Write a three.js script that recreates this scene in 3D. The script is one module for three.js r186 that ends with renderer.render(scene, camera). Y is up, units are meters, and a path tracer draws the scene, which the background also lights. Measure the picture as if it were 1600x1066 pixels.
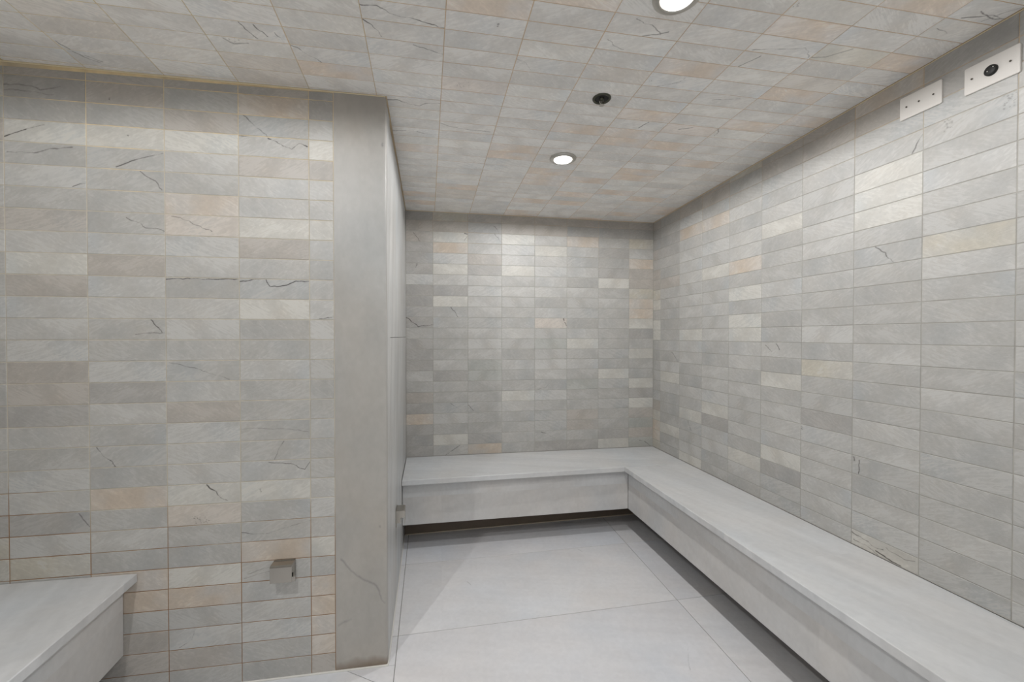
import * as THREE from 'three';
import { RectAreaLightUniformsLib } from 'three/addons/lights/RectAreaLightUniformsLib.js';
import { mergeGeometries } from 'three/addons/utils/BufferGeometryUtils.js';

// ------------------------------------------------------------------ camera, exposure
const scene = new THREE.Scene();
scene.background = new THREE.Color(0x000000);
const FOCAL = 666.5;                                            // pixels, for a 1600 x 1066 frame
const camera = new THREE.PerspectiveCamera(2 * Math.atan(533 / FOCAL) * 180 / Math.PI, 1600 / 1066, 0.02, 30);
camera.position.set(0, 1.31, 0);
camera.rotation.order = 'YXZ';
camera.rotation.set(-0.6637 * Math.PI / 180, -9.4184 * Math.PI / 180, 0);
camera.updateMatrixWorld(true);
scene.add(camera);
const renderer = new THREE.WebGLRenderer({ antialias: true });
renderer.toneMapping = THREE.LinearToneMapping;
renderer.toneMappingExposure = 1.18;
renderer.shadowMap.enabled = true;
const LAMP = { power: 1.95, angle: 89.3 * Math.PI / 180, penumbra: 0.1, color: new THREE.Color(1.0, 0.996, 0.99) };

const BATHROOM_FILL = 7;                                              // radiance of the added fill lamps beyond the glass door

// ------------------------------------------------------------------ measures of the room (metres)
const PITCH_U = 0.2461, PITCH_V = 0.0762;                       // tile pitch
const Z_LEFT = -1.738, Z_BACK = -3.079, Z_FRONT = 1.0, X_SIDE = -1.56;
const rightX = z => 1.7163 + 0.0318 * z;
const pierX = z => -0.2125 + 0.0248 * (z - Z_LEFT);
const ceilY = (x, z) => 2.2465 + 0.041 * (z - Z_LEFT) - 0.005 * x;

// ------------------------------------------------------------------ helpers
function rng(seed) { let s = seed >>> 0; return () => { s = (s + 0x6D2B79F5) | 0; let t = Math.imul(s ^ (s >>> 15), 1 | s); t = (t + Math.imul(t ^ (t >>> 7), 61 | t)) ^ t; return ((t ^ (t >>> 14)) >>> 0) / 4294967296; }; }
const taken = new Map();
function numbered(n) { const k = taken.get(n) || 0; taken.set(n, k + 1); return k ? n + '_' + String(k).padStart(3, '0') : n; }
function meshOf(name, geo, mat, parent) {
  const m = new THREE.Mesh(geo, mat); m.name = name; m.castShadow = true; m.receiveShadow = true;
  if (parent) parent.add(m); return m;
}
function structure(name, label) { const g = new THREE.Group(); g.name = name; g.userData = { kind: 'structure', label }; scene.add(g); return g; }
function thing(name, label, category, group) { const g = new THREE.Group(); g.name = numbered(name); g.userData = { label, category }; if (group) g.userData.group = group; scene.add(g); return g; }
function frame(g, origin, U, V) {                                 // local x = U, y = V, z = out of the surface
  const u = new THREE.Vector3(...U).normalize(), n = new THREE.Vector3().crossVectors(u, new THREE.Vector3(...V)).normalize(), v = new THREE.Vector3().crossVectors(n, u);
  g.quaternion.setFromRotationMatrix(new THREE.Matrix4().makeBasis(u, v, n)); g.position.set(...origin); g.updateMatrixWorld(true);
}

// ------------------------------------------------------------------ noise fields (tileable)
function valueField(n, cells, seed, cellsY = cells) {
  const r = rng(seed), g = new Float32Array(cells * cellsY); for (let i = 0; i < g.length; i++) g[i] = r();
  const o = new Float32Array(n * n);
  for (let y = 0; y < n; y++) { const fy = y / n * cellsY, y0 = Math.floor(fy), ty = fy - y0, sy = ty * ty * (3 - 2 * ty);
    for (let x = 0; x < n; x++) { const fx = x / n * cells, x0 = Math.floor(fx), tx = fx - x0, sx = tx * tx * (3 - 2 * tx);
      const a = g[(y0 % cellsY) * cells + x0 % cells], b = g[(y0 % cellsY) * cells + (x0 + 1) % cells], c = g[((y0 + 1) % cellsY) * cells + x0 % cells], d = g[((y0 + 1) % cellsY) * cells + (x0 + 1) % cells];
      o[y * n + x] = a + (b - a) * sx + (c - a) * sy + (a - b - c + d) * sx * sy; } }
  return o;
}
const FN = 1024;
function fractal(cells, oct, seed, cellsY = cells) {
  const o = new Float32Array(FN * FN); let amp = 1, tot = 0;
  for (let k = 0; k < oct; k++) { const f = valueField(FN, cells << k, seed + k * 17, cellsY << k); for (let i = 0; i < o.length; i++) o[i] += f[i] * amp; tot += amp; amp *= 0.55; }
  for (let i = 0; i < o.length; i++) o[i] /= tot; return o;
}
const CLOUD = fractal(5, 6, 11), FINE = fractal(60, 3, 29), STREAK = fractal(6, 5, 47, 34), WARM = fractal(4, 4, 71), FEATHER = fractal(30, 2, 91, 110);
const pick = (F, x, y) => F[((Math.floor(y) % FN + FN) % FN) * FN + (Math.floor(x) % FN + FN) % FN];

// ------------------------------------------------------------------ stone textures
function dataTexture(w, h, fn, srgb = true) {
  const d = new Uint8Array(w * h * 4);
  for (let y = 0; y < h; y++) for (let x = 0; x < w; x++) { const c = fn(x, y), i = (y * w + x) * 4; for (let k = 0; k < 3; k++) d[i + k] = Math.max(0, Math.min(255, c[k] * 255)); d[i + 3] = 255; }
  const t = new THREE.DataTexture(d, w, h, THREE.RGBAFormat);
  t.magFilter = THREE.LinearFilter; t.minFilter = THREE.LinearMipmapLinearFilter; t.generateMipmaps = true; t.wrapS = t.wrapT = THREE.RepeatWrapping;
  if (srgb) t.colorSpace = THREE.SRGBColorSpace; t.needsUpdate = true; return t;
}
// dark veins: list of { pts, w (pixels), a } in tile coordinates, v measured from the top
function veinMask(w, h, veins, seed) {
  const m = new Float32Array(w * h), r = rng(seed + 5);
  for (const { pts, w: wd = 2.2, a = 0.6, dots = 0 } of veins || []) {
    if (dots) { for (let k = 0; k < dots; k++) { const [cx, cy] = pts[0], sp = pts[1] || [0.02, 0.08]; stamp(cx * w + (r() - 0.5) * 2 * sp[0] * w, (1 - cy) * h + (r() - 0.5) * 2 * sp[1] * h, wd * (0.5 + r()), a * (0.5 + 0.5 * r())); } continue; }
    let jit = 0, jv = 0, br = 1;
    for (let i = 0; i + 1 < pts.length; i++) {
      const [x0, y0] = pts[i], [x1, y1] = pts[i + 1], len = Math.hypot((x1 - x0) * w, (y1 - y0) * h), n = Math.max(2, Math.ceil(len / 1.2));
      for (let k = 0; k < n; k++) { const t = k / n; jv += (r() - 0.5) * 0.5; jv *= 0.9; jit += jv; jit *= 0.96; br += (r() - 0.5) * 0.22; br = Math.max(0.25, Math.min(1.15, br));
        stamp((x0 + (x1 - x0) * t) * w + jit, (1 - y0 - (y1 - y0) * t) * h + jit * 0.8, wd * (0.5 + 0.8 * br), Math.min(0.9, a * 1.15) * br); }
    }
  }
  function stamp(x, y, rad, a) { const R = Math.ceil(rad * 2); for (let j = -R; j <= R; j++) for (let i = -R; i <= R; i++) { const px = Math.round(x) + i, py = Math.round(y) + j; if (px < 0 || py < 0 || px >= w || py >= h) continue; const q = Math.hypot(px - x, py - y) / rad, v = a * Math.exp(-q * q * 1.6); if (v > m[py * w + px]) m[py * w + px] = v; } }
  return m;
}
const TW = 388, TH = 120;
function tilePixels(seed, { veins = null, tint = null, tintAt = 0.5, wisp = 1 } = {}) {
  const r = rng(seed * 991 + 3), ox = r() * FN, oy = r() * FN, px = r() * FN, py = r() * FN, slant = 0.55 + r() * 0.5, turn = r() < 0.7 ? 1 : -1, m = veinMask(TW, TH, veins, seed), ta = tintAt;
  return (x, y) => {
    const cl = pick(CLOUD, ox + x * 0.9, oy + y * 0.9), fi = pick(FINE, ox + x * 1.3, oy + y * 1.3);
    const st = pick(STREAK, px + (x + y * 0.2) * 0.8, py + (y - x * slant * 0.55) * 1.5), wm = pick(WARM, py + x, px + y);
    const ridge = Math.max(0, 1 - Math.abs(st - 0.5) * 11), gate = Math.max(0, Math.min(1, (cl - 0.42) * 5)), fe = Math.max(0, pick(FEATHER, ox + x * 0.80 + y * 0.60, py + y * 0.80 * turn - x * 0.60 * turn) - 0.58) * 2.6;
    const v = 0.948 + (cl - 0.5) * 0.15 + (fi - 0.5) * 0.055 + ridge * gate * 0.06 * wisp + fe * (0.03 + 0.09 * gate) * wisp;  // stone wisps, with glints and relief shading of the rippled surface painted in
    let R = v + (wm - 0.5) * 0.035, G = v, B = v - (wm - 0.5) * 0.04;
    if (tint) { const k = Math.max(0, Math.min(1, (wm - 0.40) * 3.5 + (0.35 - Math.abs(x / TW - ta)) * 1.4)); R *= 1 + (tint[0] - 1) * k; G *= 1 + (tint[1] - 1) * k; B *= 1 + (tint[2] - 1) * k; }
    const q = m[y * TW + x]; R += (0.27 - R) * q; G += (0.255 - G) * q; B += (0.25 - B) * q;
    return [R, G, B];
  };
}
const tileTexture = (seed, o) => dataTexture(TW, TH, tilePixels(seed, o));
const PLAIN = [], PEACH = [], YELLOW = [];
for (let i = 0; i < 9; i++) PLAIN.push(tileTexture(100 + i, { wisp: i % 3 ? 1 : 1.7 }));
for (let i = 0; i < 5; i++) PEACH.push(tileTexture(200 + i, { tint: [1.0, 0.972, 0.94], tintAt: [0.15, 0.8, 0.5, 0.3, 0.95][i] }));
for (let i = 0; i < 2; i++) YELLOW.push(tileTexture(230 + i, { tint: [1.0, 0.993, 0.97], tintAt: [0.4, 0.8][i] }));
const tileBump = dataTexture(512, 256, (x, y) => { const v = 0.55 * pick(STREAK, x * 2, y * 3 + x) + 0.45 * pick(FINE, x * 2, y * 2); return [v, v, v]; }, false);

const TONES = { d: '#b0aeab', m: '#b8b7b4', l: '#c0bfbc', w: '#cbc9c3', p: '#c9c2ba', b: '#b7b2ac', y: '#c4c1ba', g: '#b4b5b1' };
const RAISED_CEILING_TONES = { d: '#efedea', m: '#f3f1ee', l: '#f8f6f3', w: '#fdfbf7', p: '#fbf4ee', b: '#f3eee8', y: '#faf6ed', g: '#f1f1ee' };   // whiter than the wall tiles, raised to make up for weak light on the ceiling
const tileMats = new Map();
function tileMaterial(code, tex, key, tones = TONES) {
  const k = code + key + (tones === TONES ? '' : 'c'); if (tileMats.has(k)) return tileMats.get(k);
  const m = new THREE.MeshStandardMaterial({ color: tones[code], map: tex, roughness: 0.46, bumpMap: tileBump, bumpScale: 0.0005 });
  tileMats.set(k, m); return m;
}

// ------------------------------------------------------------------ convex tile prism with an eased edge
function clipPoly(poly, planes) {                                // planes: [a, b, c] keep a u + b v + c >= 0
  for (const [a, b, c] of planes) {
    const out = [];
    for (let i = 0; i < poly.length; i++) { const P = poly[i], Q = poly[(i + 1) % poly.length], dp = a * P[0] + b * P[1] + c, dq = a * Q[0] + b * Q[1] + c;
      if (dp >= 0) out.push(P); if ((dp >= 0) !== (dq >= 0)) { const t = dp / (dp - dq); out.push([P[0] + (Q[0] - P[0]) * t, P[1] + (Q[1] - P[1]) * t]); } }
    poly = out; if (poly.length < 3) return [];
  }
  return poly;
}
function insetPoly(poly, d) {
  const planes = [];
  for (let i = 0; i < poly.length; i++) { const [x0, y0] = poly[i], [x1, y1] = poly[(i + 1) % poly.length], l = Math.hypot(x1 - x0, y1 - y0); if (l < 1e-6) continue; const a = -(y1 - y0) / l, b = (x1 - x0) / l; planes.push([a, b, -(a * x0 + b * y0) - d]); }
  let big = [[-9, -9], [9, -9], [9, 9], [-9, 9]]; return clipPoly(big, planes);
}
function areaOf(p) { let a = 0; for (let i = 0; i < p.length; i++) { const q = p[(i + 1) % p.length]; a += p[i][0] * q[1] - q[0] * p[i][1]; } return a / 2; }
function prism(poly, uvOf, depth = 0.006, bevel = 0.0011) {      // poly counter-clockwise, front at z = 0
  const inner = insetPoly(poly, bevel), n = poly.length, pos = [], uv = [];
  const ring = inner.length === n ? alignRing(poly, inner) : poly;
  const put = (p, z) => { pos.push(p[0], p[1], z); uv.push(...uvOf(p)); };
  const tri = (a, za, b, zb, c, zc) => { put(a, za); put(b, zb); put(c, zc); };
  for (let i = 1; i + 1 < n; i++) tri(ring[0], 0, ring[i], 0, ring[i + 1], 0);
  for (let i = 0; i < n; i++) { const j = (i + 1) % n;
    tri(ring[i], 0, poly[i], -bevel, poly[j], -bevel); tri(ring[i], 0, poly[j], -bevel, ring[j], 0);
    tri(poly[i], -bevel, poly[i], -depth, poly[j], -depth); tri(poly[i], -bevel, poly[j], -depth, poly[j], -bevel); }
  const g = new THREE.BufferGeometry(); g.setAttribute('position', new THREE.Float32BufferAttribute(pos, 3)); g.setAttribute('uv', new THREE.Float32BufferAttribute(uv, 2)); g.computeVertexNormals(); return g;
}
function alignRing(poly, inner) { return poly.map(p => inner.reduce((b, q) => Math.hypot(q[0] - p[0], q[1] - p[1]) < Math.hypot(b[0] - p[0], b[1] - p[1]) ? q : b, inner[0])); }

// ------------------------------------------------------------------ a field of stacked tiles on a wall or ceiling
const JOINT = 0.0022;
const geoCache = new Map();
function tileField(parent, { u0, nU, v0, nV, clips, code, veins = {}, shear = 0, seed, prefix, limit = 300, tones = TONES }) {
  const r = rng(seed), list = [];
  // the veined tiles of this field share one sheet
  const keys = Object.keys(veins), AC = 4, AR = Math.ceil(keys.length / AC) || 1, slot = new Map(keys.map((k, i) => [k, i]));
  let sheet = null;
  if (keys.length) { const cells = keys.map((k, i) => tilePixels(700 + i * 13 + seed * 101, { veins: veins[k] })); sheet = dataTexture(AC * TW, AR * TH, (x, y) => { const i = Math.floor(y / TH) * AC + Math.floor(x / TW); return cells[i] ? cells[i](x % TW, y % TH) : [0.9, 0.9, 0.9]; }); }
  for (let c = 0; c < nU; c++) for (let row = 0; row < nV; row++) {
    const ch = code(row, c, r), flip = Math.floor(r() * 4), vi = Math.floor(r() * 1000), lift = (r() - 0.5) * 0.0007;
    const uc = u0 + (c + 0.5) * PITCH_U, vc = v0 - (row + 0.5) * PITCH_V, hw = (PITCH_U - JOINT) / 2, hh = (PITCH_V - JOINT) / 2;
    const sh = v => shear * v, rect = [[-hw - shear * hh, -hh], [hw - shear * hh, -hh], [hw + shear * hh, hh], [-hw + shear * hh, hh]];
    const cu = uc + sh(vc), cv = vc;
    const local = clips.map(([a, b, k]) => [a, b, a * cu + b * cv + k]);
    let poly = clipPoly(rect, local); if (poly.length < 3 || areaOf(poly) < 0.00025) continue;
    const whole = areaOf(poly) > (2 * hw) * (2 * hh) - 1e-7, vein = veins[row + ',' + c], fl = vein ? 0 : flip;
    const uvOf = p => { let u = (p[0] - shear * p[1]) / (2 * hw) * 0.99 + 0.5, v = p[1] / (2 * hh) * 0.99 + 0.5; if (fl & 1) u = 1 - u; if (fl & 2) v = 1 - v; if (vein) { const i = slot.get(row + ',' + c); u = (i % AC + u * 0.98 + 0.01) / AC; v = (Math.floor(i / AC) + v * 0.98 + 0.01) / AR; } return [u, v]; };
    const key = shear + ':' + fl; let g;
    if (whole && !vein) { if (!geoCache.has(key)) geoCache.set(key, prism(rect, uvOf)); g = geoCache.get(key); } else g = prism(poly, uvOf);
    let tex, tk;
    if (vein) { tk = 'V' + prefix; tex = sheet; }
    else if (ch === 'p') { tk = 'P' + vi % 5; tex = PEACH[vi % 5]; } else if (ch === 'y') { tk = 'Y' + vi % 2; tex = YELLOW[vi % 2]; } else { tk = 'N' + vi % 9; tex = PLAIN[vi % 9]; }
    // size in the picture, to choose which tiles are single parts
    const w = new THREE.Vector3(cu, cv, 0).applyMatrix4(parent.matrixWorld), cen = w.clone().applyMatrix4(camera.matrixWorldInverse), nrm = new THREE.Vector3(0, 0, 1).transformDirection(parent.matrixWorld), dir = camera.position.clone().sub(w);
    const dist = dir.length(), q = w.clone().project(camera), inView = cen.z < -0.1 && Math.abs(q.x) < 1.17 && Math.abs(q.y) < 1.17;
    list.push({ g, cu, cv, lift, ch, tex, tk, score: inView ? areaOf(poly) * Math.abs(nrm.dot(dir)) / (dist ** 3) : -1 });
  }
  list.sort((a, b) => b.score - a.score);
  const rest = [];
  list.forEach((t, i) => {
    if (i < limit && t.score > 0) { const m = meshOf('tile', t.g, tileMaterial(t.ch, t.tex, t.tk, tones), parent); m.position.set(t.cu, t.cv, t.lift); }
    else { const g = t.g.clone(); g.translate(t.cu, t.cv, t.lift); const n = g.attributes.position.count, col = new Float32Array(n * 3), c = new THREE.Color(tones[t.ch]); for (let k = 0; k < n; k++) c.toArray(col, k * 3); g.setAttribute('color', new THREE.BufferAttribute(col, 3)); rest.push(g); }
  });
  if (rest.length) { const m = meshOf('further_tiles', mergeGeometries(rest), new THREE.MeshStandardMaterial({ map: PLAIN[1], vertexColors: true, roughness: 0.46 }), parent); m.userData.kind = 'stuff'; }
  return list.length;
}
// grout: the recessed bed behind the tiles
function groutTexture(seed, fn, w = 256, h = 256) { return dataTexture(w, h, (x, y) => { const n = pick(CLOUD, x * 3 + seed * 91, y * 3), f = pick(FINE, x * 3, y * 3 + seed * 53), c = fn(x / w, y / h, n), k = 0.9 + f * 0.2; return c.map(a => a * k); }); }
const mix3 = (a, b, t) => { t = Math.max(0, Math.min(1, t)); return a.map((v, i) => v + (b[i] - v) * t); };
function groutBed(parent, u0, u1, v0, v1, tex) {
  const g = new THREE.BoxGeometry(u1 - u0, v1 - v0, 0.1); g.translate((u0 + u1) / 2, (v0 + v1) / 2, -0.0510);
  return meshOf('grout_bed', g, new THREE.MeshStandardMaterial({ map: tex, roughness: 0.9 }), parent);
}
const tone = (row, i) => row.split(' ')[i] || 'm';                  // one letter of a row of tones
const S = (pts, w, a) => ({ pts, w, a });

// ================================================================== STRUCTURE
// ---- wall with the steam outlet (left of the pier, facing the camera)
const LEFT_ROWS = ['m b b b b d', 'l d b m p d', 'm m m b m l', 'b w w w m w', 'd m m l b b', 'l l m m l l', 'm m m p l m', 'b b m p w w', 'l l l l b l', 'm w b l l m', 'm b l m m l', 'l l l l w l', 'l l m l m l', 'm l m l m l', 'd b l m l m', 'm b d l m m', 'd d l b m m', 'l l m l m l', 'm m m l m m', 'l l m l l m', 'l l p w w l', 'd d m p m l', 'y l l m m l', 'y y m m p w', 'm l p w m m', 'm l p p l p', 'm l m m l p', 'm b b l l p', 'l b b b m p', 'm m m m m b'];
const wallLeft = structure('wall_left', 'marble mosaic wall left of the pier with stained joints near the floor');
frame(wallLeft, [0, 0, Z_LEFT], [1, 0, 0], [0, 1, 0]);
groutBed(wallLeft, X_SIDE - 0.1, -0.40, 0, 2.30, groutTexture(1, (u, v, n) => mix3(mix3([0.56, 0.44, 0.32], [0.74, 0.71, 0.65], (v * 2.3 - 0.50) * 5 + (n - 0.5) * 4), [0.88, 0.80, 0.64], (v * 2.3 - 1.75) * 2.2 + (n - 0.5) * 3)));
tileField(wallLeft, {
  u0: -1.4811 - PITCH_U, nU: 6, v0: 2.2104 + PITCH_V, nV: 30, seed: 5, prefix: 'L',
  clips: [[-1, 0, -0.4092], [1, 0, -X_SIDE], [0, 1, -0.002], [0.005, -1, ceilY(0, Z_LEFT) - 0.0015]],
  code: (r, c) => tone(LEFT_ROWS[r], c),
  veins: {
    '3,1': [S([[0, .85], [.15, .62], [.3, .38], [.5, .15]], 2.6, .75)], '4,1': [S([[.05, .5], [.4, .45], [.6, .22], [.82, .12]], 3, .35)], '5,1': [S([[.82, .92], [.92, .76], [1, .7]], 2, .55)],
    '1,1': [S([[0, .5], [.2, .42], [.45, .6], [.7, .35]], 3, .22), S([[0, .75], [.3, .7], [.6, .8]], 3, .18)],
    '4,2': [S([[.38, .9], [.55, .62], [.75, .4], [.98, .12]], 2.4, .55)], '5,2': [S([[.68, .05], [.85, .5], [.95, .9]], 2.4, .35)], '7,2': [S([[.5, .25], [.75, .65], [.98, .85]], 2.4, .35)], '1,2': [{ pts: [[.3, .72], [.012, .1]], w: 2.2, a: .7, dots: 4 }], '3,2': [{ pts: [[.53, .42], [.006, .03]], w: 2.2, a: .8, dots: 3 }],
    '2,4': [S([[.08, .02], [.25, .5], [.42, .98]], 2.6, .4)], '3,4': [S([[0, .03], [.14, .03]], 3, .85), S([[.42, .08], [.55, .32], [.76, .5], [.85, .22], [.98, .32]], 3, .75)],
    '10,3': [S([[0, .1], [.3, .05], [.6, .08], [.96, .04]], 2, .7)], '10,4': [S([[0, .16], [.2, .05], [.36, .05], [.44, .35], [.66, .3], [.8, .06], [1, .06]], 2.2, .7)], '11,5': [S([[.15, .95], [.5, .7], [.98, .35]], 2, .5)],
    '7,3': [S([[.1, .1], [.35, .35], [.62, .8]], 2, .35)], '18,2': [S([[.1, .05], [.2, .45], [.34, .95]], 2.4, .55)], '12,2': [S([[.8, .05], [.95, .62]], 2.2, .55), S([[.6, .75], [.96, .68]], 1.8, .35)],
    '20,3': [S([[.53, .06], [.65, .45], [.8, .92]], 3, .75)], '21,3': [{ pts: [[.45, .72], [.12, .2]], w: 2.2, a: .6, dots: 30 }], '21,1': [S([[.85, .1], [1, .7]], 2.5, .35)],
    '22,4': [S([[0, .5], [.16, .68], [.42, .58], [.62, .42], [.98, .15]], 2, .45)], '23,5': [S([[.74, .03], [.98, .7]], 3, .75)], '24,4': [S([[.1, .6], [.4, .3], [.6, .35]], 3, .22), S([[.05, .8], [.45, .5]], 2, .2)],
    '18,4': [S([[.48, .95], [.55, .4], [.62, .05]], 2, .3)], '19,4': [S([[.4, .1], [.7, .2], [.9, .55], [.98, .15]], 2, .45)], '20,4': [{ pts: [[.28, .55], [.01, .2]], w: 2.4, a: .8, dots: 6 }], '27,3': [S([[.15, .9], [.3, .6], [.35, .15]], 2, .35)],
    '14,3': [S([[.05, .1], [.4, .4], [.85, .95]], 2, .3)], '17,4': [S([[0, .4], [.5, .4], [.98, .6]], 1.6, .2)],
  },
});

// ---- back wall of the niche
const BACK_ROWS = ['d y b b b b b b', 'b b d b b d d d', 'b w m w l p m y', 'd p m l w l d l', 'd l b l l m m p', 'd w d w l l d b', 'l l l m l m w b', 'd d l l l l m y', 'd w l m m m l p', 'd m l m l m m p', 'd m m m p m l w', 'm m l l m l m d', 'd m l m g w m m', 'd m l m m m m w', 'd l g l l l m m', 'l d g m l m w m', 'm l m m m g m w', 'b m m w l m m d', 'd m m l m m m w', 'p l m m m b m b', 'd m m m m b m g', 'd w d l m m d b', 'd l p m d d w g'];
const wallBack = structure('wall_back', 'marble mosaic back wall above the rear bench');
frame(wallBack, [0, 0, Z_BACK], [1, 0, 0], [0, 1, 0]);
groutBed(wallBack, -0.36, 1.74, 0, 2.28, groutTexture(2, (u, v, n) => mix3([0.66, 0.655, 0.63], [0.74, 0.68, 0.60], (v - 0.78) * 5 + (n - 0.5) * 4)));
tileField(wallBack, {
  u0: -0.3035, nU: 8, v0: 2.1291 + PITCH_V, nV: 23, seed: 9, prefix: 'B',
  clips: [[1, 0, 0.2435], [-1, 0, 1.6170], [0, 1, -0.452], [0.005, -1, -ceilY(0, 0) * 0 + ceilY(0, Z_BACK) - 0.0015]],
  code: (r, c) => tone(BACK_ROWS[r], c),
  veins: {
    '2,0': [S([[.45, .2], [.55, .6], [.65, .95]], 2.4, .4)], '2,1': [S([[.9, .1], [1, .25]], 5, .7), S([[.97, .4], [.88, .85]], 2, .4)], '1,2': [S([[.75, .3], [.92, .95]], 2.6, .35)], '2,2': [S([[.78, .05], [1, .85]], 2.8, .4)],
    '5,0': [S([[.55, .08], [.5, .5]], 4, .6)], '9,1': [S([[.5, .03], [.6, .4], [.73, .98]], 2.6, .5)], '10,0': [S([[.1, .08], [.3, .15], [.42, .45], [.6, .85], [.8, .8], [1, .72]], 3.2, .7)], '10,4': [S([[.88, .05], [.9, .3]], 4, .7), S([[.92, .4], [.99, .8]], 3, .6)],
    '18,1': [S([[.5, .1], [.65, .42], [.88, .92]], 2.2, .4)], '18,2': [S([[0, .2], [.16, .85]], 2.4, .45)], '21,4': [S([[.2, .1], [.42, .3], [.68, .95]], 2.8, .5)], '22,1': [S([[.33, .98], [.5, .62], [.76, .05]], 3, .45)], '22,7': [S([[.35, .3], [.55, .4], [.75, .95]], 2.8, .5)],
    '4,5': [{ pts: [[.12, .5], [.1, .35]], w: 3, a: .35, dots: 22 }], '16,4': [S([[.1, .92], [.35, .75], [.45, .35]], 2, .3)], '6,1': [{ pts: [[.2, .2], [.2, .25]], w: 1.6, a: .45, dots: 20 }],
  },
});

// ---- long right wall
const RIGHT_COLS = [
  'b b d d b m b b y w m w w m m m m m m b y p p y', 'b m m d d m m b m m m m m l m l w l m m m w m m', 'b b l p l l l l m l l m w l l m m l l w m m l w', 'b b m p l l m w m m l m l m m l l l w d l l m m', 'y m m l m l l p m w m w w l l m l m m l m w l m', 'b b m m l w m m m l m m m l m w m l l l w d m m',
  'b b l l m m l l m l m m l m y m m d l l l y y m', 'p b m m w w w m m m m m m l m m m l l m m l l w', 'd d m m m l m m p l m m m m m l m m m m m l m m', 'm m l l l m l m m l m m l l m l m m l m l m m l'];
const wallRight = structure('wall_right', 'long marble mosaic wall on the right above the bench');
frame(wallRight, [rightX(0), 0, 0], [0.0318, 0, 1], [0, 1, 0]);
const RU = Math.hypot(1, 0.0318);                                 // wall length for one metre of z
groutBed(wallRight, -3.20 * RU, 1.1, 0, 2.42, groutTexture(3, (u, v, n) => mix3([0.64, 0.63, 0.605], [0.76, 0.68, 0.57], (v * 2.42 - 1.85) * 3 + (u - 0.45) * 1.2 + (n - 0.5) * 3)));
{
  const cA = ceilY(rightX(0), 0), cB = ceilY(rightX(-3), -3), sl = (cA - cB) / (3 * RU), cols = 17;
  tileField(wallRight, {
    u0: (-2.9751 - PITCH_U) * RU, nU: cols, v0: 2.0409 + 3 * PITCH_V, nV: 24, seed: 14, prefix: 'R',
    clips: [[1, 0, 3.0795 * RU], [-1, 0, Z_FRONT * RU], [0, 1, -0.452], [sl, -1, cA - 0.0015]],
    code: (r, c, q) => c < 10 ? (c === 6 && r > 20 ? 'l' : c === 8 && r === 8 ? 'y' : tone(RIGHT_COLS[c], r)) : 'm l l m d w l m'.split(' ')[Math.floor(q() * 8)],
    veins: {
      '23,7': [S([[0, .15], [.2, .3], [.42, .45], [.5, .4]], 2.6, .6), S([[.05, .55], [.3, .6], [.45, .8]], 2.4, .45), S([[.4, .6], [.65, .75], [.95, .85]], 3.2, .75), S([[.7, .95], [.9, .9], [1, .9]], 3, .7), S([[.55, .2], [.8, .35], [.95, .2]], 2, .3)],
      '8,7': [S([[.35, .03], [.48, .5], [.62, .97]], 2.6, .42)], '19,7': [S([[.04, .1], [.05, .3]], 3, .5), S([[.13, .2], [.13, .9]], 2.6, .5)], '13,5': [S([[.4, .1], [.48, .5]], 2.6, .5), S([[.12, .2], [.3, .65]], 2.4, .35)],
      '14,1': [S([[.6, .1], [.9, .95]], 3, .4)], '20,2': [S([[.42, .05], [.55, .9]], 3, .42)], '3,7': [S([[.85, .95], [.92, .5], [.98, .25]], 3, .45)], '3,8': [{ pts: [[.3, .3], [.05, .25]], w: 4, a: .28, dots: 22 }, { pts: [[.92, .3], [.06, .3]], w: 4, a: .3, dots: 26 }],
      '18,6': [{ pts: [[.03, .25], [.02, .1]], w: 3, a: .5, dots: 5 }],
    },
  });
}

// ---- unseen walls that close the room: left side wall and front wall
const wallSide = structure('wall_side', 'marble mosaic side wall behind the left bench');
frame(wallSide, [X_SIDE, 0, 0], [0, 0, -1], [0, 1, 0]);
groutBed(wallSide, -Z_FRONT, -Z_LEFT + 0.05, 0, 2.42, groutTexture(4, () => [0.70, 0.66, 0.60]));
tileField(wallSide, { u0: -Z_FRONT, nU: 12, v0: 2.2104 + 2 * PITCH_V, nV: 31, seed: 31, prefix: 'S', limit: 0, clips: [[-1, 0, -Z_LEFT - 0.004], [0, 1, -0.002], [-0.041, -1, ceilY(X_SIDE, 0) - 0.004]], code: (r, c, q) => 'm l l m d w l b p'.split(' ')[Math.floor(q() * 9)] });
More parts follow.
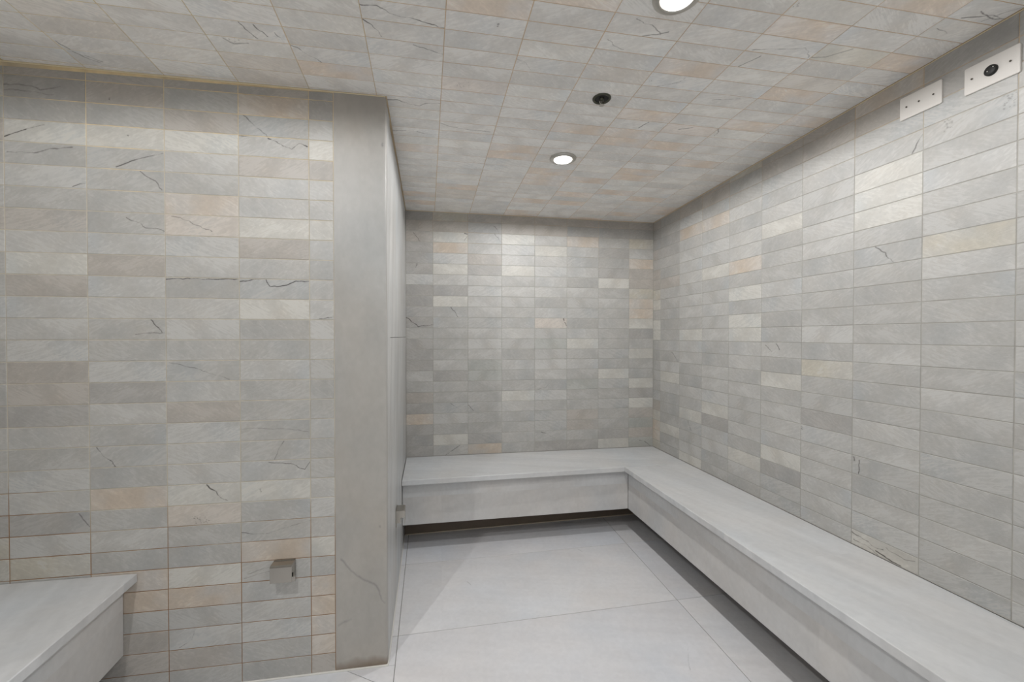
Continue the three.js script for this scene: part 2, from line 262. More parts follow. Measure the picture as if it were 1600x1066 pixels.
// front wall of the steam room: tiled, with an added glass door that lets in fill light, behind the camera
const DOOR = { x0: -0.85, x1: 0.85, top: 2.12 };
const wallFront = structure('wall_front', 'marble mosaic front wall around the added glass door opposite the niche');
frame(wallFront, [0, 0, Z_FRONT], [-1, 0, 0], [0, 1, 0]);
{
  const tex = groutTexture(5, () => [0.68, 0.65, 0.60]);
  groutBed(wallFront, -1.80, -DOOR.x1, 0, 2.45, tex); groutBed(wallFront, -DOOR.x0, -X_SIDE + 0.1, 0, 2.45, tex); groutBed(wallFront, -DOOR.x1, -DOOR.x0, DOOR.top, 2.45, tex);
  const code = (r, c, q) => 'm l l m d w l b p'.split(' ')[Math.floor(q() * 9)], base = { u0: -1.76, nU: 14, v0: 2.2104 + 2 * PITCH_V, nV: 31, prefix: 'F', limit: 0, code }, top = [-0.005, -1, ceilY(0, Z_FRONT) - 0.004];
  tileField(wallFront, { ...base, seed: 37, clips: [[1, 0, 1.745], [-1, 0, -DOOR.x1], [0, 1, -0.002], top] });
  tileField(wallFront, { ...base, seed: 38, clips: [[1, 0, DOOR.x0], [-1, 0, -X_SIDE - 0.004], [0, 1, -0.002], top] });
  tileField(wallFront, { ...base, seed: 39, clips: [[1, 0, DOOR.x1], [-1, 0, -DOOR.x0], [0, 1, -DOOR.top], top] });
}
const door = structure('added_door_1', 'wide frameless glass door added to let fill light into the steam room');
{
  const glass = new THREE.MeshPhysicalMaterial({ color: '#ffffff', transmission: 1, thickness: 0, roughness: 0.02, ior: 1.5 });
  for (const [a, b] of [[DOOR.x0 + 0.004, -0.003], [0.003, DOOR.x1 - 0.004]]) { const g = new THREE.BoxGeometry(b - a, DOOR.top - 0.016, 0.010); g.translate((a + b) / 2, DOOR.top / 2, Z_FRONT + 0.05); meshOf('glass_pane', g, glass, door); }
}
// ---- unseen bathroom added beyond the glass door to supply soft frontal light
{
  const white = new THREE.MeshStandardMaterial({ color: '#ecebe8', roughness: 0.8 });
  const wallBox = (name, label, w, h, d, x, y, z) => { const g = structure(name, label); const b = new THREE.BoxGeometry(w, h, d); b.translate(x, y, z); meshOf('panel', b, white, g); };
  wallBox('wall_added_bathroom_left', 'white wall of the added bathroom beyond the glass door, to the left', 0.1, 2.7, 3.1, -2.05, 1.35, 2.65);
  wallBox('wall_added_bathroom_right', 'white wall of the added bathroom beyond the glass door, to the right', 0.1, 2.7, 3.1, 2.05, 1.35, 2.65);
  wallBox('wall_added_bathroom_far', 'white wall of the added bathroom facing the glass door', 4.2, 2.7, 0.1, 0, 1.35, 4.25);
  wallBox('wall_added_bathroom_near', 'white wall of the added bathroom above the glass door', 4.2, 0.5, 0.04, 0, 2.46, Z_FRONT + 0.125);
  wallBox('ceiling_added_bathroom', 'white ceiling of the added bathroom beyond the glass door', 4.2, 0.1, 3.3, 0, 2.75, 2.72);
  wallBox('floor_added_bathroom', 'pale floor of the added bathroom beyond the glass door', 4.2, 0.1, 3.2, 0, -0.051, 2.75);
}
// ---- ceiling, sloping up towards the entrance
const CEIL = {                                                     // column -> tones, rows from 9 (near) to -6 (far)
  0: '. . . . . . w l m l l l m l m l', 1: '. . . . . l b b m m l m l m l m', 2: '. . . . . l m l w w l m l m l m', 3: '. . . . w l l w b b l m l m l m', 4: '. . . . m w m m p l m l l m l m', 5: '. . . l m l m l w l l w m l w p', 6: '. . l p l m l m p l l m l m w m', 7: '. . p m m w m m w l l m l l p p',
  8: '. . m l w m b w m l l p m l l b', 9: '. m m l m p l m l p l p p m l l', 10: '. w p l l w l m w l p m p l m l', 11: '. m l y m b p m l p w l m l p m', 12: '. w m p m l m l p m l m l w m l' };
const ceiling = structure('ceiling', 'sloping marble mosaic ceiling with tan joints');
const CA = 0.012;
frame(ceiling, [0, ceilY(0, -1.731), -1.731], [Math.cos(CA), -0.005, -Math.sin(CA)], [Math.sin(CA), 0.041, Math.cos(CA)]);
groutBed(ceiling, -1.75, 1.95, -1.55, 2.95, groutTexture(6, (u, v, n) => mix3([0.82, 0.725, 0.61], [0.86, 0.80, 0.66], (0.5 - u) * 3 + (n - 0.5) * 3)));
{
  // outline of the room in ceiling coordinates
  const inv = ceiling.matrixWorld.clone().invert(), L = (x, z) => { const v = new THREE.Vector3(x, ceilY(x, z), z).applyMatrix4(inv); return [v.x, v.y]; };
  const half = (A, B) => { const a = -(B[1] - A[1]), b = B[0] - A[0], l = Math.hypot(a, b); return [a / l, b / l, -(a * A[0] + b * A[1]) / l]; };   // keeps the left of A -> B
  const inside = L(0, -1);
  const flipTo = (h, p) => h[0] * p[0] + h[1] * p[1] + h[2] > 0 ? h : h.map(v => -v);
  const test = flipTo(half(L(rightX(1) - 0.004, 1), L(rightX(-3) - 0.004, -3)), inside);
  const back = flipTo(half(L(-1, Z_BACK + 0.004), L(2, Z_BACK + 0.004)), inside), front = flipTo(half(L(-1, Z_FRONT - 0.004), L(2, Z_FRONT - 0.004)), inside), side = flipTo(half(L(X_SIDE + 0.004, 0), L(X_SIDE + 0.004, -2)), inside);
  const leftWall = flipTo(half(L(-1.5, Z_LEFT + 0.004), L(-0.3, Z_LEFT + 0.004)), inside), niche = flipTo(half(L(pierX(Z_LEFT) + 0.004, Z_LEFT), L(pierX(-3) + 0.004, -3)), L(0.5, -2.5));
  const common = [test, back, front, side];
  const rowsTop = 36, code = (row, c, q) => { const m = rowsTop - 1 - row, s = CEIL[c], ch = s && m <= 9 && m >= -6 ? tone(s, 9 - m) : '.'; return ch !== '.' ? ch : 'l l w m l w p b l l m p'.split(' ')[Math.floor(q() * 12)]; };
  const K = m => rowsTop - 1 - m;
  const veins = {
    [K(1) + ',1']: [S([[.04, .5], [.12, .95]], 3, .4)], [K(0) + ',1']: [S([[.1, .1], [.2, .5], [.3, .7]], 4, .3), S([[.2, .3], [.35, .6]], 3, .25)],
    [K(3) + ',3']: [S([[.5, .05], [.56, .5], [.62, .9]], 2.4, .5), S([[.66, .1], [.76, .7]], 2.8, .55), S([[.87, .4], [.95, .9]], 2, .4)], [K(2) + ',3']: [S([[.2, .1], [.3, .35], [.45, .3]], 4, .3), { pts: [[.3, .2], [.08, .15]], w: 3, a: .3, dots: 14 }],
    [K(2) + ',4']: [S([[0, .05], [.18, .5], [.36, .97]], 2.4, .45)], [K(5) + ',5']: [S([[0, .3], [.2, .25], [.35, .5], [.6, .62], [.8, .85], [1, .95]], 2.6, .6)], [K(4) + ',5']: [S([[.02, .05], [.12, .45], [.22, .85]], 2.8, .65)], [K(3) + ',5']: [S([[.6, .12], [.8, .3], [1, .5]], 2.2, .45)],
    [K(1) + ',6']: [{ pts: [[.35, .5], [.12, .25]], w: 2.2, a: .6, dots: 16 }], [K(5) + ',6']: [{ pts: [[.64, .45], [.012, .1]], w: 3.4, a: .85, dots: 7 }], [K(3) + ',7']: [S([[0, .2], [.15, .45], [.25, .9]], 2, .4)],
    [K(-1) + ',5']: [S([[.15, .4], [.3, .35], [.45, .55], [.65, .7], [.75, .4], [1, .25]], 2.8, .55)], [K(-4) + ',5']: [S([[.15, .5], [.4, .4]], 3, .4), S([[.6, .4], [.85, .65]], 3, .4)], [K(-3) + ',6']: [S([[0, .2], [.35, .6], [.9, .75]], 2.4, .35)],
    [K(6) + ',8']: [S([[.3, .15], [.6, .4], [.72, .75]], 2.4, .4), S([[.5, .98], [.68, .75], [.8, .55]], 2.6, .45)], [K(5) + ',8']: [S([[.1, .4], [.25, .7], [.4, .8]], 1.8, .25)], [K(3) + ',9']: [S([[.25, .95], [.4, .7], [.5, .5], [.55, .1]], 2.2, .45), { pts: [[.08, .6], [.03, .1]], w: 2, a: .5, dots: 5 }],
    [K(-1) + ',9']: [S([[.55, .75], [.62, .1]], 2.8, .55)], [K(-1) + ',10']: [S([[.3, .5], [.5, .2]], 3, .5)], [K(-1) + ',11']: [S([[.02, .1], [.1, .85]], 3, .45)],
    [K(9) + ',12']: [S([[.2, .9], [.5, .6], [.9, .7]], 2.6, .5), S([[.3, .5], [.6, .7], [.98, .5]], 2.4, .45), S([[.5, .9], [.62, .3], [.7, .1]], 2, .4)], [K(8) + ',12']: [S([[.1, .5], [.3, .7]], 2, .3)], [K(6) + ',10']: [S([[.1, .9], [.5, .6], [.75, .4], [.95, .9]], 3, .35)], [K(6) + ',11']: [S([[0, .85], [.2, .7], [.4, .1]], 3, .3)], [K(5) + ',10']: [S([[.15, .95], [.3, .15]], 2.6, .5)],
    [K(2) + ',10']: [S([[.3, .5], [.7, .2]], 2, .35)], [K(8) + ',10']: [{ pts: [[.05, .4], [.05, .2]], w: 3, a: .5, dots: 5 }],
  };
  // two fields on one grid: in front of the pier, and inside the niche (cut along the plane of the left wall)
  const deep = leftWall.map(v => -v);
  tileField(ceiling, { tones: RAISED_CEILING_TONES, u0: -6 * PITCH_U, nU: 14, v0: rowsTop * PITCH_V, nV: rowsTop + 1, seed: 21, prefix: 'C', shear: 0.021, limit: 156, clips: [...common, leftWall], code, veins });
  tileField(ceiling, { tones: RAISED_CEILING_TONES, u0: -6 * PITCH_U, nU: 14, v0: rowsTop * PITCH_V, nV: rowsTop + 20, seed: 22, prefix: 'D', shear: 0.021, limit: 144, clips: [...common, deep, niche], code, veins });
}

// ------------------------------------------------------------------ large slabs
function slabTexture(seed, { w = 512, h = 512, base = [0.86, 0.86, 0.855], cloud = 0.12, streak = 0.08, alongV = false, veins = null, scale = 1, extra = null }) {
  const r = rng(seed), ox = r() * FN, oy = r() * FN, m = veinMask(w, h, veins, seed);
  return dataTexture(w, h, (x, y) => {
    const a = alongV ? y : x, b = alongV ? x : y;
    const cl = pick(CLOUD, ox + x * 0.8 * scale, oy + y * 0.8 * scale), st = pick(STREAK, oy + a * 0.6 * scale, ox + (b + a * 0.25) * 1.1 * scale), fi = pick(FINE, x * 1.5, y * 1.5 + seed * 77), wm = pick(WARM, ox + x, oy + y);
    const v = (cl - 0.5) * cloud + (st - 0.5) * streak + (fi - 0.5) * 0.035, t = (wm - 0.5) * 0.035;
    let c = [base[0] + v + t, base[1] + v, base[2] + v - t]; if (extra) c = extra(c, x / w, y / h, cl, fi);
    const q = m[y * w + x]; return c.map(k => k + (0.42 - k) * q);
  });
}
function stone(tex, rough, sx = 1, sy = 1) { tex.repeat.set(sx, sy); return new THREE.MeshStandardMaterial({ map: tex, roughness: rough, bumpMap: null }); }
// horizontal plate from an outline in x, z; uv in metres
function plate(outline, y0, y1, bevel = 0.003) {
  const s = new THREE.Shape(outline.map(([x, z]) => new THREE.Vector2(x, -z)));
  const g = new THREE.ExtrudeGeometry(insetShape(s, bevel), { depth: y1 - y0 - 2 * bevel, bevelEnabled: bevel > 0, bevelSize: bevel, bevelThickness: bevel, bevelSegments: 3, curveSegments: 1 });
  g.rotateX(-Math.PI / 2); g.translate(0, y0 + bevel, 0); return g;
}
function insetShape(s, d) { let p = s.getPoints(1).map(v => [v.x, v.y]); if (Math.hypot(p[0][0] - p[p.length - 1][0], p[0][1] - p[p.length - 1][1]) < 1e-9) p.pop(); if (areaOf(p) < 0) p.reverse(); p = insetPoly(p, d); return new THREE.Shape(p.map(q => new THREE.Vector2(q[0], q[1]))); }

// ---- floor of large stone tiles on a dark joint bed
const floor = structure('floor', 'floor of large pale stone tiles with thin grey joints');
{
  const bed = new THREE.BoxGeometry(3.6, 0.1, 4.4); bed.translate(0.1, -0.0515, -1.05);
  meshOf('joint_bed', bed, new THREE.MeshStandardMaterial({ color: '#8b8986', roughness: 0.9 }), floor);
  const T = [
    slabTexture(301, { w: 1024, h: 1024, base: [0.862, 0.862, 0.874], cloud: 0.07, streak: 0.035, veins: [S([[.72, .86], [.74, .82], [.77, .77]], 1.6, .25)] }),
    slabTexture(302, { w: 1024, h: 1024, base: [0.865, 0.865, 0.874], cloud: 0.07, streak: 0.04, veins: [S([[.62, .12], [.63, .15]], 1.4, .2), S([[.1, .3], [.11, .325]], 1.4, .25)] })];
  const mats = T.map(t => stone(t, 0.42, 0.75, 0.75));
  const f1 = z => -0.196 + 0.027 * (z + 2.2), f2 = z => 1.1525 + 0.004 * (z + 2.1), rz = (k, x) => -1.910 + 0.59 * k - 0.027 * x, G = 0.0014;
  const tileOn = (poly, k) => { if (poly.length < 3) return; meshOf('floor_tile', plate(poly, -0.012, 0, 0.0008), mats[k % 2], floor); };
  const cell = (xa, xb, k, zMin, zMax) => {                       // between two column joints and rows k, k + 1
    const q = []; const za = (x) => Math.max(zMin, rz(k, x) + G), zb = x => Math.min(zMax, rz(k + 1, x) - G); if (za(0) >= zb(0) - 0.004) return null;
    for (const [fx, fz] of [[xa, zb], [xb, zb], [xb, za], [xa, za]]) { let x = fx(-2), z; for (let i = 0; i < 3; i++) { z = fz(x); x = fx(z); } q.push([x, z]); } return q;
  };
  const wallR = z => rightX(z) - 0.002, add = s => (s > 0 ? 1 : -1);
  let n = 0;
  for (let k = -2; k < 5; k++) {
    const c = cell(z => f1(z) + G, z => f2(z) - G, k, Z_BACK + 0.002, Z_FRONT - 0.002); if (c) tileOn(c, n++);
    const d = cell(z => f2(z) + G, wallR, k, Z_BACK + 0.002, Z_FRONT - 0.002); if (d) tileOn(d, n++);
    const e = cell(z => pierX(Math.min(z, Z_LEFT)) + 0.002, z => f1(z) - G, k, Z_BACK + 0.002, Math.min(Z_LEFT, Z_FRONT)); if (e) tileOn(e, n++);
  }
  // in front of the left wall, with the diagonal cut that starts beside the pier
  const cutA = [-0.367, Z_LEFT + 0.002], cutB = [-0.183, -1.617];
  tileOn([[cutA[0] + 0.003, cutA[1]], [f1(Z_LEFT) - G, Z_LEFT + 0.002], [f1(-1.617) - G, -1.6195]], 0);
  tileOn([[X_SIDE + 0.002, Z_LEFT + 0.002], [cutA[0], cutA[1]], [cutB[0], cutB[1]], [f1(-1.32) - G, rz(1, -0.2) - G], [X_SIDE + 0.002, rz(1, X_SIDE) - G]].map(([x, z]) => [x, z]), 1);
  for (let k = 1; k < 5; k++) { const e = cell(() => X_SIDE + 0.002, z => f1(z) - G, k, Z_LEFT, Z_FRONT - 0.002); if (e) tileOn(e, n++); }
}

// ---- pier: tall front slab with an eased corner and slab cladding along its niche side
const pier = structure('wall_pier', 'marble slab pier between the left wall and the niche');
{
  const core = new THREE.BoxGeometry(0.16, 2.26, 1.32); core.translate(-0.345, 1.13, -2.43);
  meshOf('core', core, new THREE.MeshStandardMaterial({ color: '#a9a49c', roughness: 0.9 }), pier);
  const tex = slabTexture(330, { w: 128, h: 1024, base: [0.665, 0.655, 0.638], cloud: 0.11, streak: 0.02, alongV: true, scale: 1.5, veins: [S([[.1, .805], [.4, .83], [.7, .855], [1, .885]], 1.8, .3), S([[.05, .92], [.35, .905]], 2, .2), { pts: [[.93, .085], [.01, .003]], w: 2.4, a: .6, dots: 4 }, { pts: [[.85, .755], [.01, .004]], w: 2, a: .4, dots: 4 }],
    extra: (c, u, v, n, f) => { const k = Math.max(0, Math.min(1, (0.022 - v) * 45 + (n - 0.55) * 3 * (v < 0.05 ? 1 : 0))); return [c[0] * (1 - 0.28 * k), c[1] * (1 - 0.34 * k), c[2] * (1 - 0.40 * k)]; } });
  // front slab (profile in plan, eased outer corner)
  const P = [[-0.4068, Z_LEFT - 0.03], [-0.4068, Z_LEFT], [-0.2205, Z_LEFT], [-0.2150, Z_LEFT - 0.0022], [-0.2128, Z_LEFT - 0.0080], [-0.2128, Z_LEFT - 0.03]];
  const s = new THREE.Shape(P.map(([x, z]) => new THREE.Vector2(x, -z))), top = ceilY(-0.3, Z_LEFT) - 0.002;
  const g = new THREE.ExtrudeGeometry(s, { depth: top - 0.001, bevelEnabled: false }); g.rotateX(-Math.PI / 2); g.translate(0, 0.001, 0);
  const uv = g.attributes.uv, pos = g.attributes.position; for (let i = 0; i < uv.count; i++) uv.setXY(i, (pos.getX(i) + 0.4068) / 0.194 - (pos.getZ(i) - Z_LEFT) * 2, pos.getY(i) / 2.25);
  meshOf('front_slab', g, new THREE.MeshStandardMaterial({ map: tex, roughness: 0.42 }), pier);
  const sideTex = slabTexture(331, { w: 512, h: 1024, base: [0.74, 0.742, 0.738], cloud: 0.06, streak: 0.16, alongV: true, scale: 1.2 });
  const sideMat = new THREE.MeshStandardMaterial({ map: sideTex, roughness: 0.38 });
  for (const [za, zb, ya, yb] of [[-1.7695, -1.895, 0.002, 3], [-1.897, -2.60, 0.002, 1.302], [-1.897, -2.60, 1.304, 3], [-2.602, Z_BACK + 0.003, 0.002, 1.302], [-2.602, Z_BACK + 0.003, 1.304, 3]]) {
    const y1 = Math.min(yb, ceilY(-0.23, (za + zb) / 2 - Math.abs(za - zb) / 2) - 0.002);
    const q = plate([[pierX(za) - 0.018, za], [pierX(za), za], [pierX(zb), zb], [pierX(zb) - 0.018, zb]].reverse(), ya, y1, 0.001);
    const U = q.attributes.uv, Q = q.attributes.position; for (let i = 0; i < U.count; i++) U.setXY(i, Q.getZ(i) * 0.9, Q.getY(i) * 0.45);
    meshOf('side_slab', q, sideMat, pier);
  }
}

// ---- caulk beads at the foot and the head of the walls
function bead(parent, a, b, rad, color, name = 'caulk_bead') { const g = new THREE.CylinderGeometry(rad, rad, 1, 8); const A = new THREE.Vector3(...a), B = new THREE.Vector3(...b), d = B.clone().sub(A); g.scale(1, d.length(), 1); const m = new THREE.Matrix4().makeRotationFromQuaternion(new THREE.Quaternion().setFromUnitVectors(new THREE.Vector3(0, 1, 0), d.clone().normalize())); g.applyMatrix4(m); g.translate(...A.add(B).multiplyScalar(0.5).toArray()); return meshOf(name, g, new THREE.MeshStandardMaterial({ color, roughness: 0.6 }), parent); }
const toLocal = (g, p) => new THREE.Vector3(...p).applyMatrix4(g.matrixWorld.clone().invert()).toArray();
bead(wallLeft, toLocal(wallLeft, [-1.10, 0.002, Z_LEFT]), toLocal(wallLeft, [-0.21, 0.002, Z_LEFT]), 0.0045, '#d9d7d2');
bead(pier, [pierX(Z_LEFT) + 0.0005, 0.002, Z_LEFT], [pierX(-2.86), 0.002, -2.86], 0.0045, '#d9d7d2');
bead(ceiling, toLocal(ceiling, [X_SIDE, ceilY(X_SIDE, Z_LEFT) - 0.001, Z_LEFT]), toLocal(ceiling, [-0.215, ceilY(-0.215, Z_LEFT) - 0.001, Z_LEFT]), 0.0024, '#e6d9ba');
bead(ceiling, toLocal(ceiling, [-0.24, ceilY(-0.24, Z_BACK) - 0.001, Z_BACK]), toLocal(ceiling, [1.615, ceilY(1.615, Z_BACK) - 0.001, Z_BACK]), 0.0024, '#ddcdb2');
bead(ceiling, toLocal(ceiling, [rightX(Z_BACK), ceilY(1.615, Z_BACK) - 0.001, Z_BACK]), toLocal(ceiling, [rightX(0.9), ceilY(1.7, 0.9) - 0.001, 0.9]), 0.0024, '#d8c8aa');

// ================================================================== BENCHES
const benchTex = slabTexture(401, { w: 1024, h: 512, base: [0.815, 0.82, 0.825], cloud: 0.05, streak: 0.10, scale: 0.8 });
const benchTexZ = slabTexture(403, { w: 512, h: 1024, base: [0.815, 0.82, 0.825], cloud: 0.05, streak: 0.10, alongV: true, scale: 0.8 });
const fasciaTex = slabTexture(402, { w: 1024, h: 512, base: [0.80, 0.795, 0.79], cloud: 0.13, streak: 0.06, scale: 0.7 });
const seatMat = stone(benchTex, 0.36, 0.7, 1.2), seatMatZ = stone(benchTexZ, 0.36, 1.2, 0.7), fasciaMat = stone(fasciaTex, 0.4, 0.8, 1.2), shadedSupportMat = new THREE.MeshStandardMaterial({ map: fasciaTex, color: '#8f8072', roughness: 0.6 });  // support stone tinted darker, with the shade under the benches put into its colour
const SEAT = 0.455, UNDER = 0.423, FB = 0.163;
{
  const b = thing('bench', 'pale marble bench running along the back wall of the niche', 'bench');
  meshOf('seat_slab', plate([[pierX(-3.07) + 0.003, -3.076], [rightX(-3.07) - 0.003, -3.076], [rightX(-2.63) - 0.003, -2.6325], [1.1805, -2.6175], [pierX(-2.585) + 0.003, -2.583]], UNDER, SEAT), seatMat, b);
  meshOf('fascia', plate([[pierX(-2.64) + 0.003, -2.660], [1.2205, -2.678], [1.2205, -2.658], [pierX(-2.64) + 0.003, -2.640]], FB, UNDER - 0.001, 0.0015), fasciaMat, b);
  meshOf('support', plate([[pierX(-2.9) + 0.003, -3.07], [1.61, -3.07], [1.61, -2.940], [pierX(-2.9) + 0.003, -2.868]], 0.001, UNDER - 0.001, 0.001), shadedSupportMat, b);
  bead(b, [pierX(-2.9) + 0.006, 0.003, -2.866], [1.58, 0.003, -2.937], 0.0035, '#cfc3b0');
}
{
  const b = thing('bench', 'long pale marble bench running along the right wall', 'bench');
  const front = z => 1.1800 + 0.0300 * (z + 2.62), fas = z => 1.2225 + 0.0318 * (z + 2.655), Z1 = 0.99;
  meshOf('seat_slab', plate([[1.1812, -2.6125], [rightX(-2.63) - 0.003, -2.6275], [rightX(Z1) - 0.003, Z1], [front(Z1), Z1]], UNDER, SEAT), seatMatZ, b);
  meshOf('fascia', plate([[fas(-2.656), -2.656], [fas(-2.656) + 0.02, -2.656], [fas(Z1) + 0.02, Z1], [fas(Z1), Z1]], FB, UNDER - 0.001, 0.0015), fasciaMat, b);
  meshOf('support', plate([[1.53, -2.655], [rightX(-2.6) - 0.004, -2.655], [rightX(Z1) - 0.004, Z1], [1.60, Z1]], 0.001, UNDER - 0.001, 0.001), shadedSupportMat, b);
}
{
  const b = thing('bench', 'pale marble bench end standing against the left wall in the lower left corner', 'bench');
  const front = z => -1.088 + 0.068 * (z + 1.734), fas = z => front(z) - 0.046, Z1 = 0.99;
  meshOf('seat_slab', plate([[X_SIDE + 0.004, Z_LEFT + 0.002], [front(Z_LEFT), Z_LEFT + 0.002], [front(Z1) - 0.05, Z1], [X_SIDE + 0.004, Z1]], UNDER - 0.004, SEAT - 0.004), seatMatZ, b);
  meshOf('fascia', plate([[fas(Z_LEFT) - 0.02, Z_LEFT + 0.002], [fas(Z_LEFT), Z_LEFT + 0.002], [fas(Z1) - 0.05, Z1], [fas(Z1) - 0.07, Z1]], 0.156, UNDER - 0.005, 0.0015), fasciaMat, b);
  meshOf('support', plate([[X_SIDE + 0.004, Z_LEFT + 0.002], [-1.38, Z_LEFT + 0.002], [-1.36, Z1], [X_SIDE + 0.004, Z1]], 0.001, UNDER - 0.005, 0.001), shadedSupportMat, b);
}

bead(wallBack, toLocal(wallBack, [pierX(-3.07) + 0.004, SEAT + 0.001, Z_BACK]), toLocal(wallBack, [rightX(-3.07) - 0.004, SEAT + 0.001, Z_BACK]), 0.0022, '#9a9791');
bead(wallRight, toLocal(wallRight, [rightX(Z_BACK), SEAT + 0.001, Z_BACK]), toLocal(wallRight, [rightX(0.99), SEAT + 0.001, 0.99]), 0.0022, '#9a9791');

// ================================================================== LAMPS
const chrome = new THREE.MeshStandardMaterial({ color: '#b4b0a9', metalness: 1, roughness: 0.22 });
const nickel = new THREE.MeshStandardMaterial({ color: '#c4c1bb', metalness: 1, roughness: 0.3 });
const darkMetal = new THREE.MeshStandardMaterial({ color: '#57584f', metalness: 1, roughness: 0.35 });
const blackMat = new THREE.MeshStandardMaterial({ color: '#121311', roughness: 0.55 });
const lensMat = new THREE.MeshStandardMaterial({ color: '#f4f2ee', emissive: '#fffdf8', emissiveIntensity: 3.0, roughness: 0.35 });
const lathe = (pts, seg = 48) => new THREE.LatheGeometry(pts.map(([x, y]) => new THREE.Vector2(x, y)), seg);
function downlight(x, z, label, power = 1) {
  const g = thing('downlight', label, 'ceiling light', 'recessed downlights in the tiled ceiling');
  frame(g, [x, ceilY(x, z), z], [1, -0.005, 0], [0, -0.041, -1]);                // local z = up
  g.rotateX(Math.PI / 2); g.updateMatrixWorld(true);                             // local y = up
  meshOf('trim_ring', lathe([[0.046, 0.001], [0.068, 0.001], [0.0685, -0.0015], [0.067, -0.004], [0.060, -0.0075], [0.053, -0.0095], [0.0485, -0.0085], [0.046, -0.005], [0.046, 0.001]]), nickel, g);
  meshOf('lens', lathe([[0.0001, -0.0165], [0.015, -0.0162], [0.028, -0.0150], [0.038, -0.0128], [0.044, -0.0100], [0.0458, -0.006], [0.0458, 0.0]]), lensMat, g);
  const s = new THREE.SpotLight(LAMP.color, LAMP.power * power, 0, LAMP.angle, LAMP.penumbra, 2); s.name = 'lamp_light';
  s.position.set(0, -0.022, 0); s.target.position.set(0, -2, 0); s.target.name = 'aim'; s.castShadow = true; s.shadow.radius = 0.6; s.shadow.mapSize.set(1024, 1024); g.add(s, s.target);
  return g;
}
downlight(0.622, -2.142, 'round recessed downlight in the niche ceiling behind the sprinkler');
downlight(0.658, -1.118, 'round recessed downlight cut by the top edge of the picture');
downlight(0.690, -0.100, 'round recessed downlight behind the camera above the right half', 0.5);
downlight(-0.800, -0.480, 'round recessed downlight out of frame above the left wall', 1.45);

// two square lamps added in the bathroom ceiling for soft frontal fill, out of view
RectAreaLightUniformsLib.init();
for (const [x, where] of [[-0.8, 'left'], [0.8, 'right']]) {
  const g = thing('added_fill_lamp', `added square white fill lamp in the ${where} half of the bathroom ceiling`, 'ceiling light', 'added bathroom fill lamps'); g.position.set(x, 2.70, 2.3);
  const f = new THREE.BoxGeometry(0.84, 0.02, 0.84); f.translate(0, -0.0105, 0); meshOf('frame', f, nickel, g);
  const p = new THREE.BoxGeometry(0.8, 0.004, 0.8); p.translate(0, -0.0225, 0); meshOf('diffuser', p, lensMat, g);
  const l = new THREE.RectAreaLight(new THREE.Color(0.95, 0.98, 1.0), BATHROOM_FILL, 0.8, 0.8); l.name = 'lamp_light'; l.position.set(0, -0.03, 0); l.rotation.x = -Math.PI / 2; g.add(l);
}

// ================================================================== SMALL FITTINGS
{ // sprinkler head
  const g = thing('sprinkler_head', 'dark metal fire sprinkler head recessed in the ceiling tiles', 'sprinkler');
  const x = 0.627, z = -1.615; frame(g, [x, ceilY(x, z), z], [1, -0.005, 0], [0, -0.041, -1]); g.rotateX(Math.PI / 2); g.rotateY(0.35); g.updateMatrixWorld(true);
  meshOf('escutcheon', lathe([[0.026, 0.001], [0.036, 0.001], [0.0365, -0.001], [0.035, -0.004], [0.0325, -0.0055], [0.029, -0.0045], [0.026, -0.001], [0.026, 0.001]]), darkMetal, g);
  meshOf('cup', lathe([[0.0001, -0.0012], [0.0262, -0.0012], [0.0262, 0.0008]]), blackMat, g);
  meshOf('body', lathe([[0.0001, -0.010], [0.006, -0.010], [0.0085, -0.006], [0.0095, -0.001], [0.0095, 0.0005]], 20), darkMetal, g);
  for (const s of [-1, 1]) { const c = new THREE.CatmullRomCurve3([new THREE.Vector3(s * 0.008, -0.005, 0), new THREE.Vector3(s * 0.011, -0.012, 0), new THREE.Vector3(s * 0.0085, -0.020, 0), new THREE.Vector3(s * 0.002, -0.027, 0)]); meshOf('frame_arm', new THREE.TubeGeometry(c, 12, 0.0018, 8), chrome, g); }
  meshOf('bulb', lathe([[0.0001, -0.024], [0.0018, -0.023], [0.0024, -0.017], [0.0018, -0.010], [0.0001, -0.0095]], 12), new THREE.MeshStandardMaterial({ color: '#8c8a84', roughness: 0.2 }), g);
  const d = new THREE.Shape(); for (let i = 0; i < 48; i++) { const a = i / 48 * Math.PI * 2, rr = 0.0085 + (i % 4 < 2 ? 0.0018 : 0); i ? d.lineTo(Math.cos(a) * rr, Math.sin(a) * rr) : d.moveTo(rr, 0); }
  const dg = new THREE.ExtrudeGeometry(d, { depth: 0.0014, bevelEnabled: false }); dg.rotateX(Math.PI / 2); dg.translate(0, -0.0270, 0); meshOf('deflector', dg, nickel, g);
}
function bevelBox(w, h, d, b) {                                   // front at z = d, back at z = 0
  const s = new THREE.Shape(); const x = w / 2 - b, y = h / 2 - b, r = Math.min(0.003, x); s.moveTo(-x + r, -y); s.lineTo(x - r, -y); s.quadraticCurveTo(x, -y, x, -y + r); s.lineTo(x, y - r); s.quadraticCurveTo(x, y, x - r, y); s.lineTo(-x + r, y); s.quadraticCurveTo(-x, y, -x, y - r); s.lineTo(-x, -y + r); s.quadraticCurveTo(-x, -y, -x + r, -y);
  const g = new THREE.ExtrudeGeometry(s, { depth: Math.max(0.0004, d - b), bevelEnabled: true, bevelSize: b, bevelThickness: b, bevelSegments: 3, curveSegments: 4 }); g.translate(0, 0, 0); return g;
}
const plastic = new THREE.MeshStandardMaterial({ color: '#d6d2cd', roughness: 0.4 }), screwMat = new THREE.MeshStandardMaterial({ color: '#5f5a52', metalness: 0.6, roughness: 0.5 });
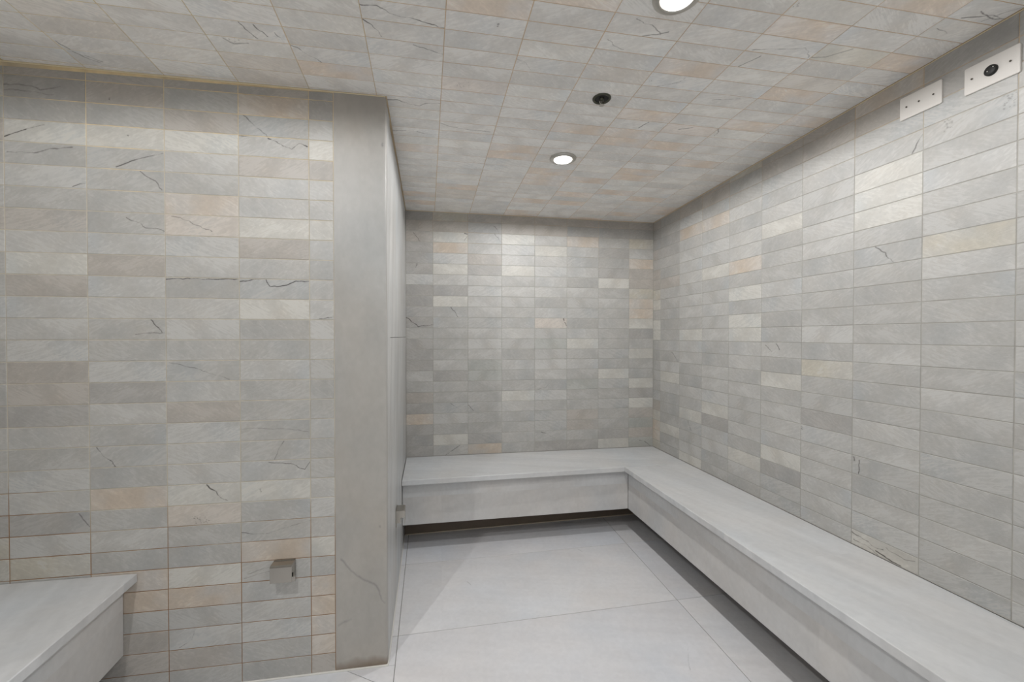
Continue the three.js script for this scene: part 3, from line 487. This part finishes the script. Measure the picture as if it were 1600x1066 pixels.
function wallPlate(name, label, u, y, w, h) {
  const g = thing(name, label, 'cover plate'); frame(g, [rightX(u) - 0.0006, y, u], [0.0318, 0, 1], [0, 1, 0]);
  const p = meshOf('plate', bevelBox(w, h, 0.0065, 0.0022), plastic, g); return g;
}
function screw(g, x, y, z = 0.0087) { const c = new THREE.CylinderGeometry(0.0026, 0.0028, 0.0014, 16); c.rotateX(Math.PI / 2); c.translate(x, y, z); const m = meshOf('screw', c, screwMat, g); const s = new THREE.BoxGeometry(0.0040, 0.0007, 0.0006); s.translate(x, y, z + 0.0006); meshOf('slot', s, blackMat, m); }
{
  const g = wallPlate('cover_plate', 'blank white rectangular cover plate with three small screws', -1.2605, 2.1405, 0.131, 0.0815);
  for (const x of [-0.042, -0.002, 0.042]) screw(g, x, 0.0005);
  const h = wallPlate('cover_plate', 'white rectangular cover plate with a round black socket in its middle', -1.067, 2.1295, 0.134, 0.086);
  for (const x of [-0.046, 0.046]) screw(h, x, 0.001);
  const j = meshOf('socket', (() => { const q = lathe([[0.0001, 0.0135], [0.006, 0.0134], [0.0125, 0.0122], [0.0158, 0.0095], [0.0162, 0.006], [0.0162, 0.004]], 32); q.rotateX(Math.PI / 2); q.translate(0.002, 0, 0.0025); return q; })(), blackMat, h);
  for (const [x, y] of [[-0.004, -0.002], [0.0095, 0.0055]]) { const c = new THREE.SphereGeometry(0.0016, 12, 8); c.translate(x + 0.001, y, 0.0155); meshOf('contact', c, new THREE.MeshStandardMaterial({ color: '#e4e2dd', roughness: 0.3, metalness: 0.4 }), j); }
}
// steam outlet: a folded chrome hood over a slotted body
function steamHead(origin, U, label) {
  const g = thing('steam_outlet', label, 'steam outlet'); frame(g, origin, U, [0, 1, 0]);
  const bx = (w, h, d, x, y, z) => { const b = new THREE.BoxGeometry(w, h, d); b.translate(x, y, z); return b; };
  const W = 0.076, T = 0.0022, D = 0.044, H = 0.064;
  meshOf('back_plate', bx(W, 0.086, 0.003, 0, -0.040, 0.0022), chrome, g);
  // hood: side profile z (out), y (down), extruded along the width
  const s = new THREE.Shape([[0.0035, 0], [D - 0.006, 0], [D - 0.0015, -0.0018], [D, -0.007], [D, -H], [D - T, -H], [D - T, -0.008], [D - 0.007, -T], [0.0035, -T]].map(([a, b]) => new THREE.Vector2(a, b)));
  const hg = new THREE.ExtrudeGeometry(s, { depth: W, bevelEnabled: false }); hg.rotateY(-Math.PI / 2); hg.translate(W / 2, 0, 0); meshOf('hood', hg, chrome, g);
  for (const sx of [-1, 1]) {
    const c = new THREE.Shape([[0.0035, -T], [D - 0.007, -T], [D - T, -0.008], [D - T, -0.030], [0.024, -0.036], [0.024, -H + 0.004], [0.0035, -H + 0.004]].map(([a, b]) => new THREE.Vector2(a, b)));
    const cg = new THREE.ExtrudeGeometry(c, { depth: 0.002, bevelEnabled: false }); cg.rotateY(-Math.PI / 2); cg.translate(sx * (W / 2 - 0.001) + 0.001, 0, 0); meshOf('cheek', cg, chrome, g);
  }
  meshOf('nozzle', bx(W - 0.008, 0.050, 0.018, 0, -0.031, 0.0135), blackMat, g);
  return g;
}
steamHead([-0.590, 0.456, Z_LEFT + 0.0006], [1, 0, 0], 'square chrome steam outlet on the tiled wall beside the left bench');
steamHead([pierX(-2.18) + 0.0006, 0.452, -2.18], [-0.0248, 0, -1], 'square chrome steam outlet on the niche side of the pier');

renderer.render(scene, camera);
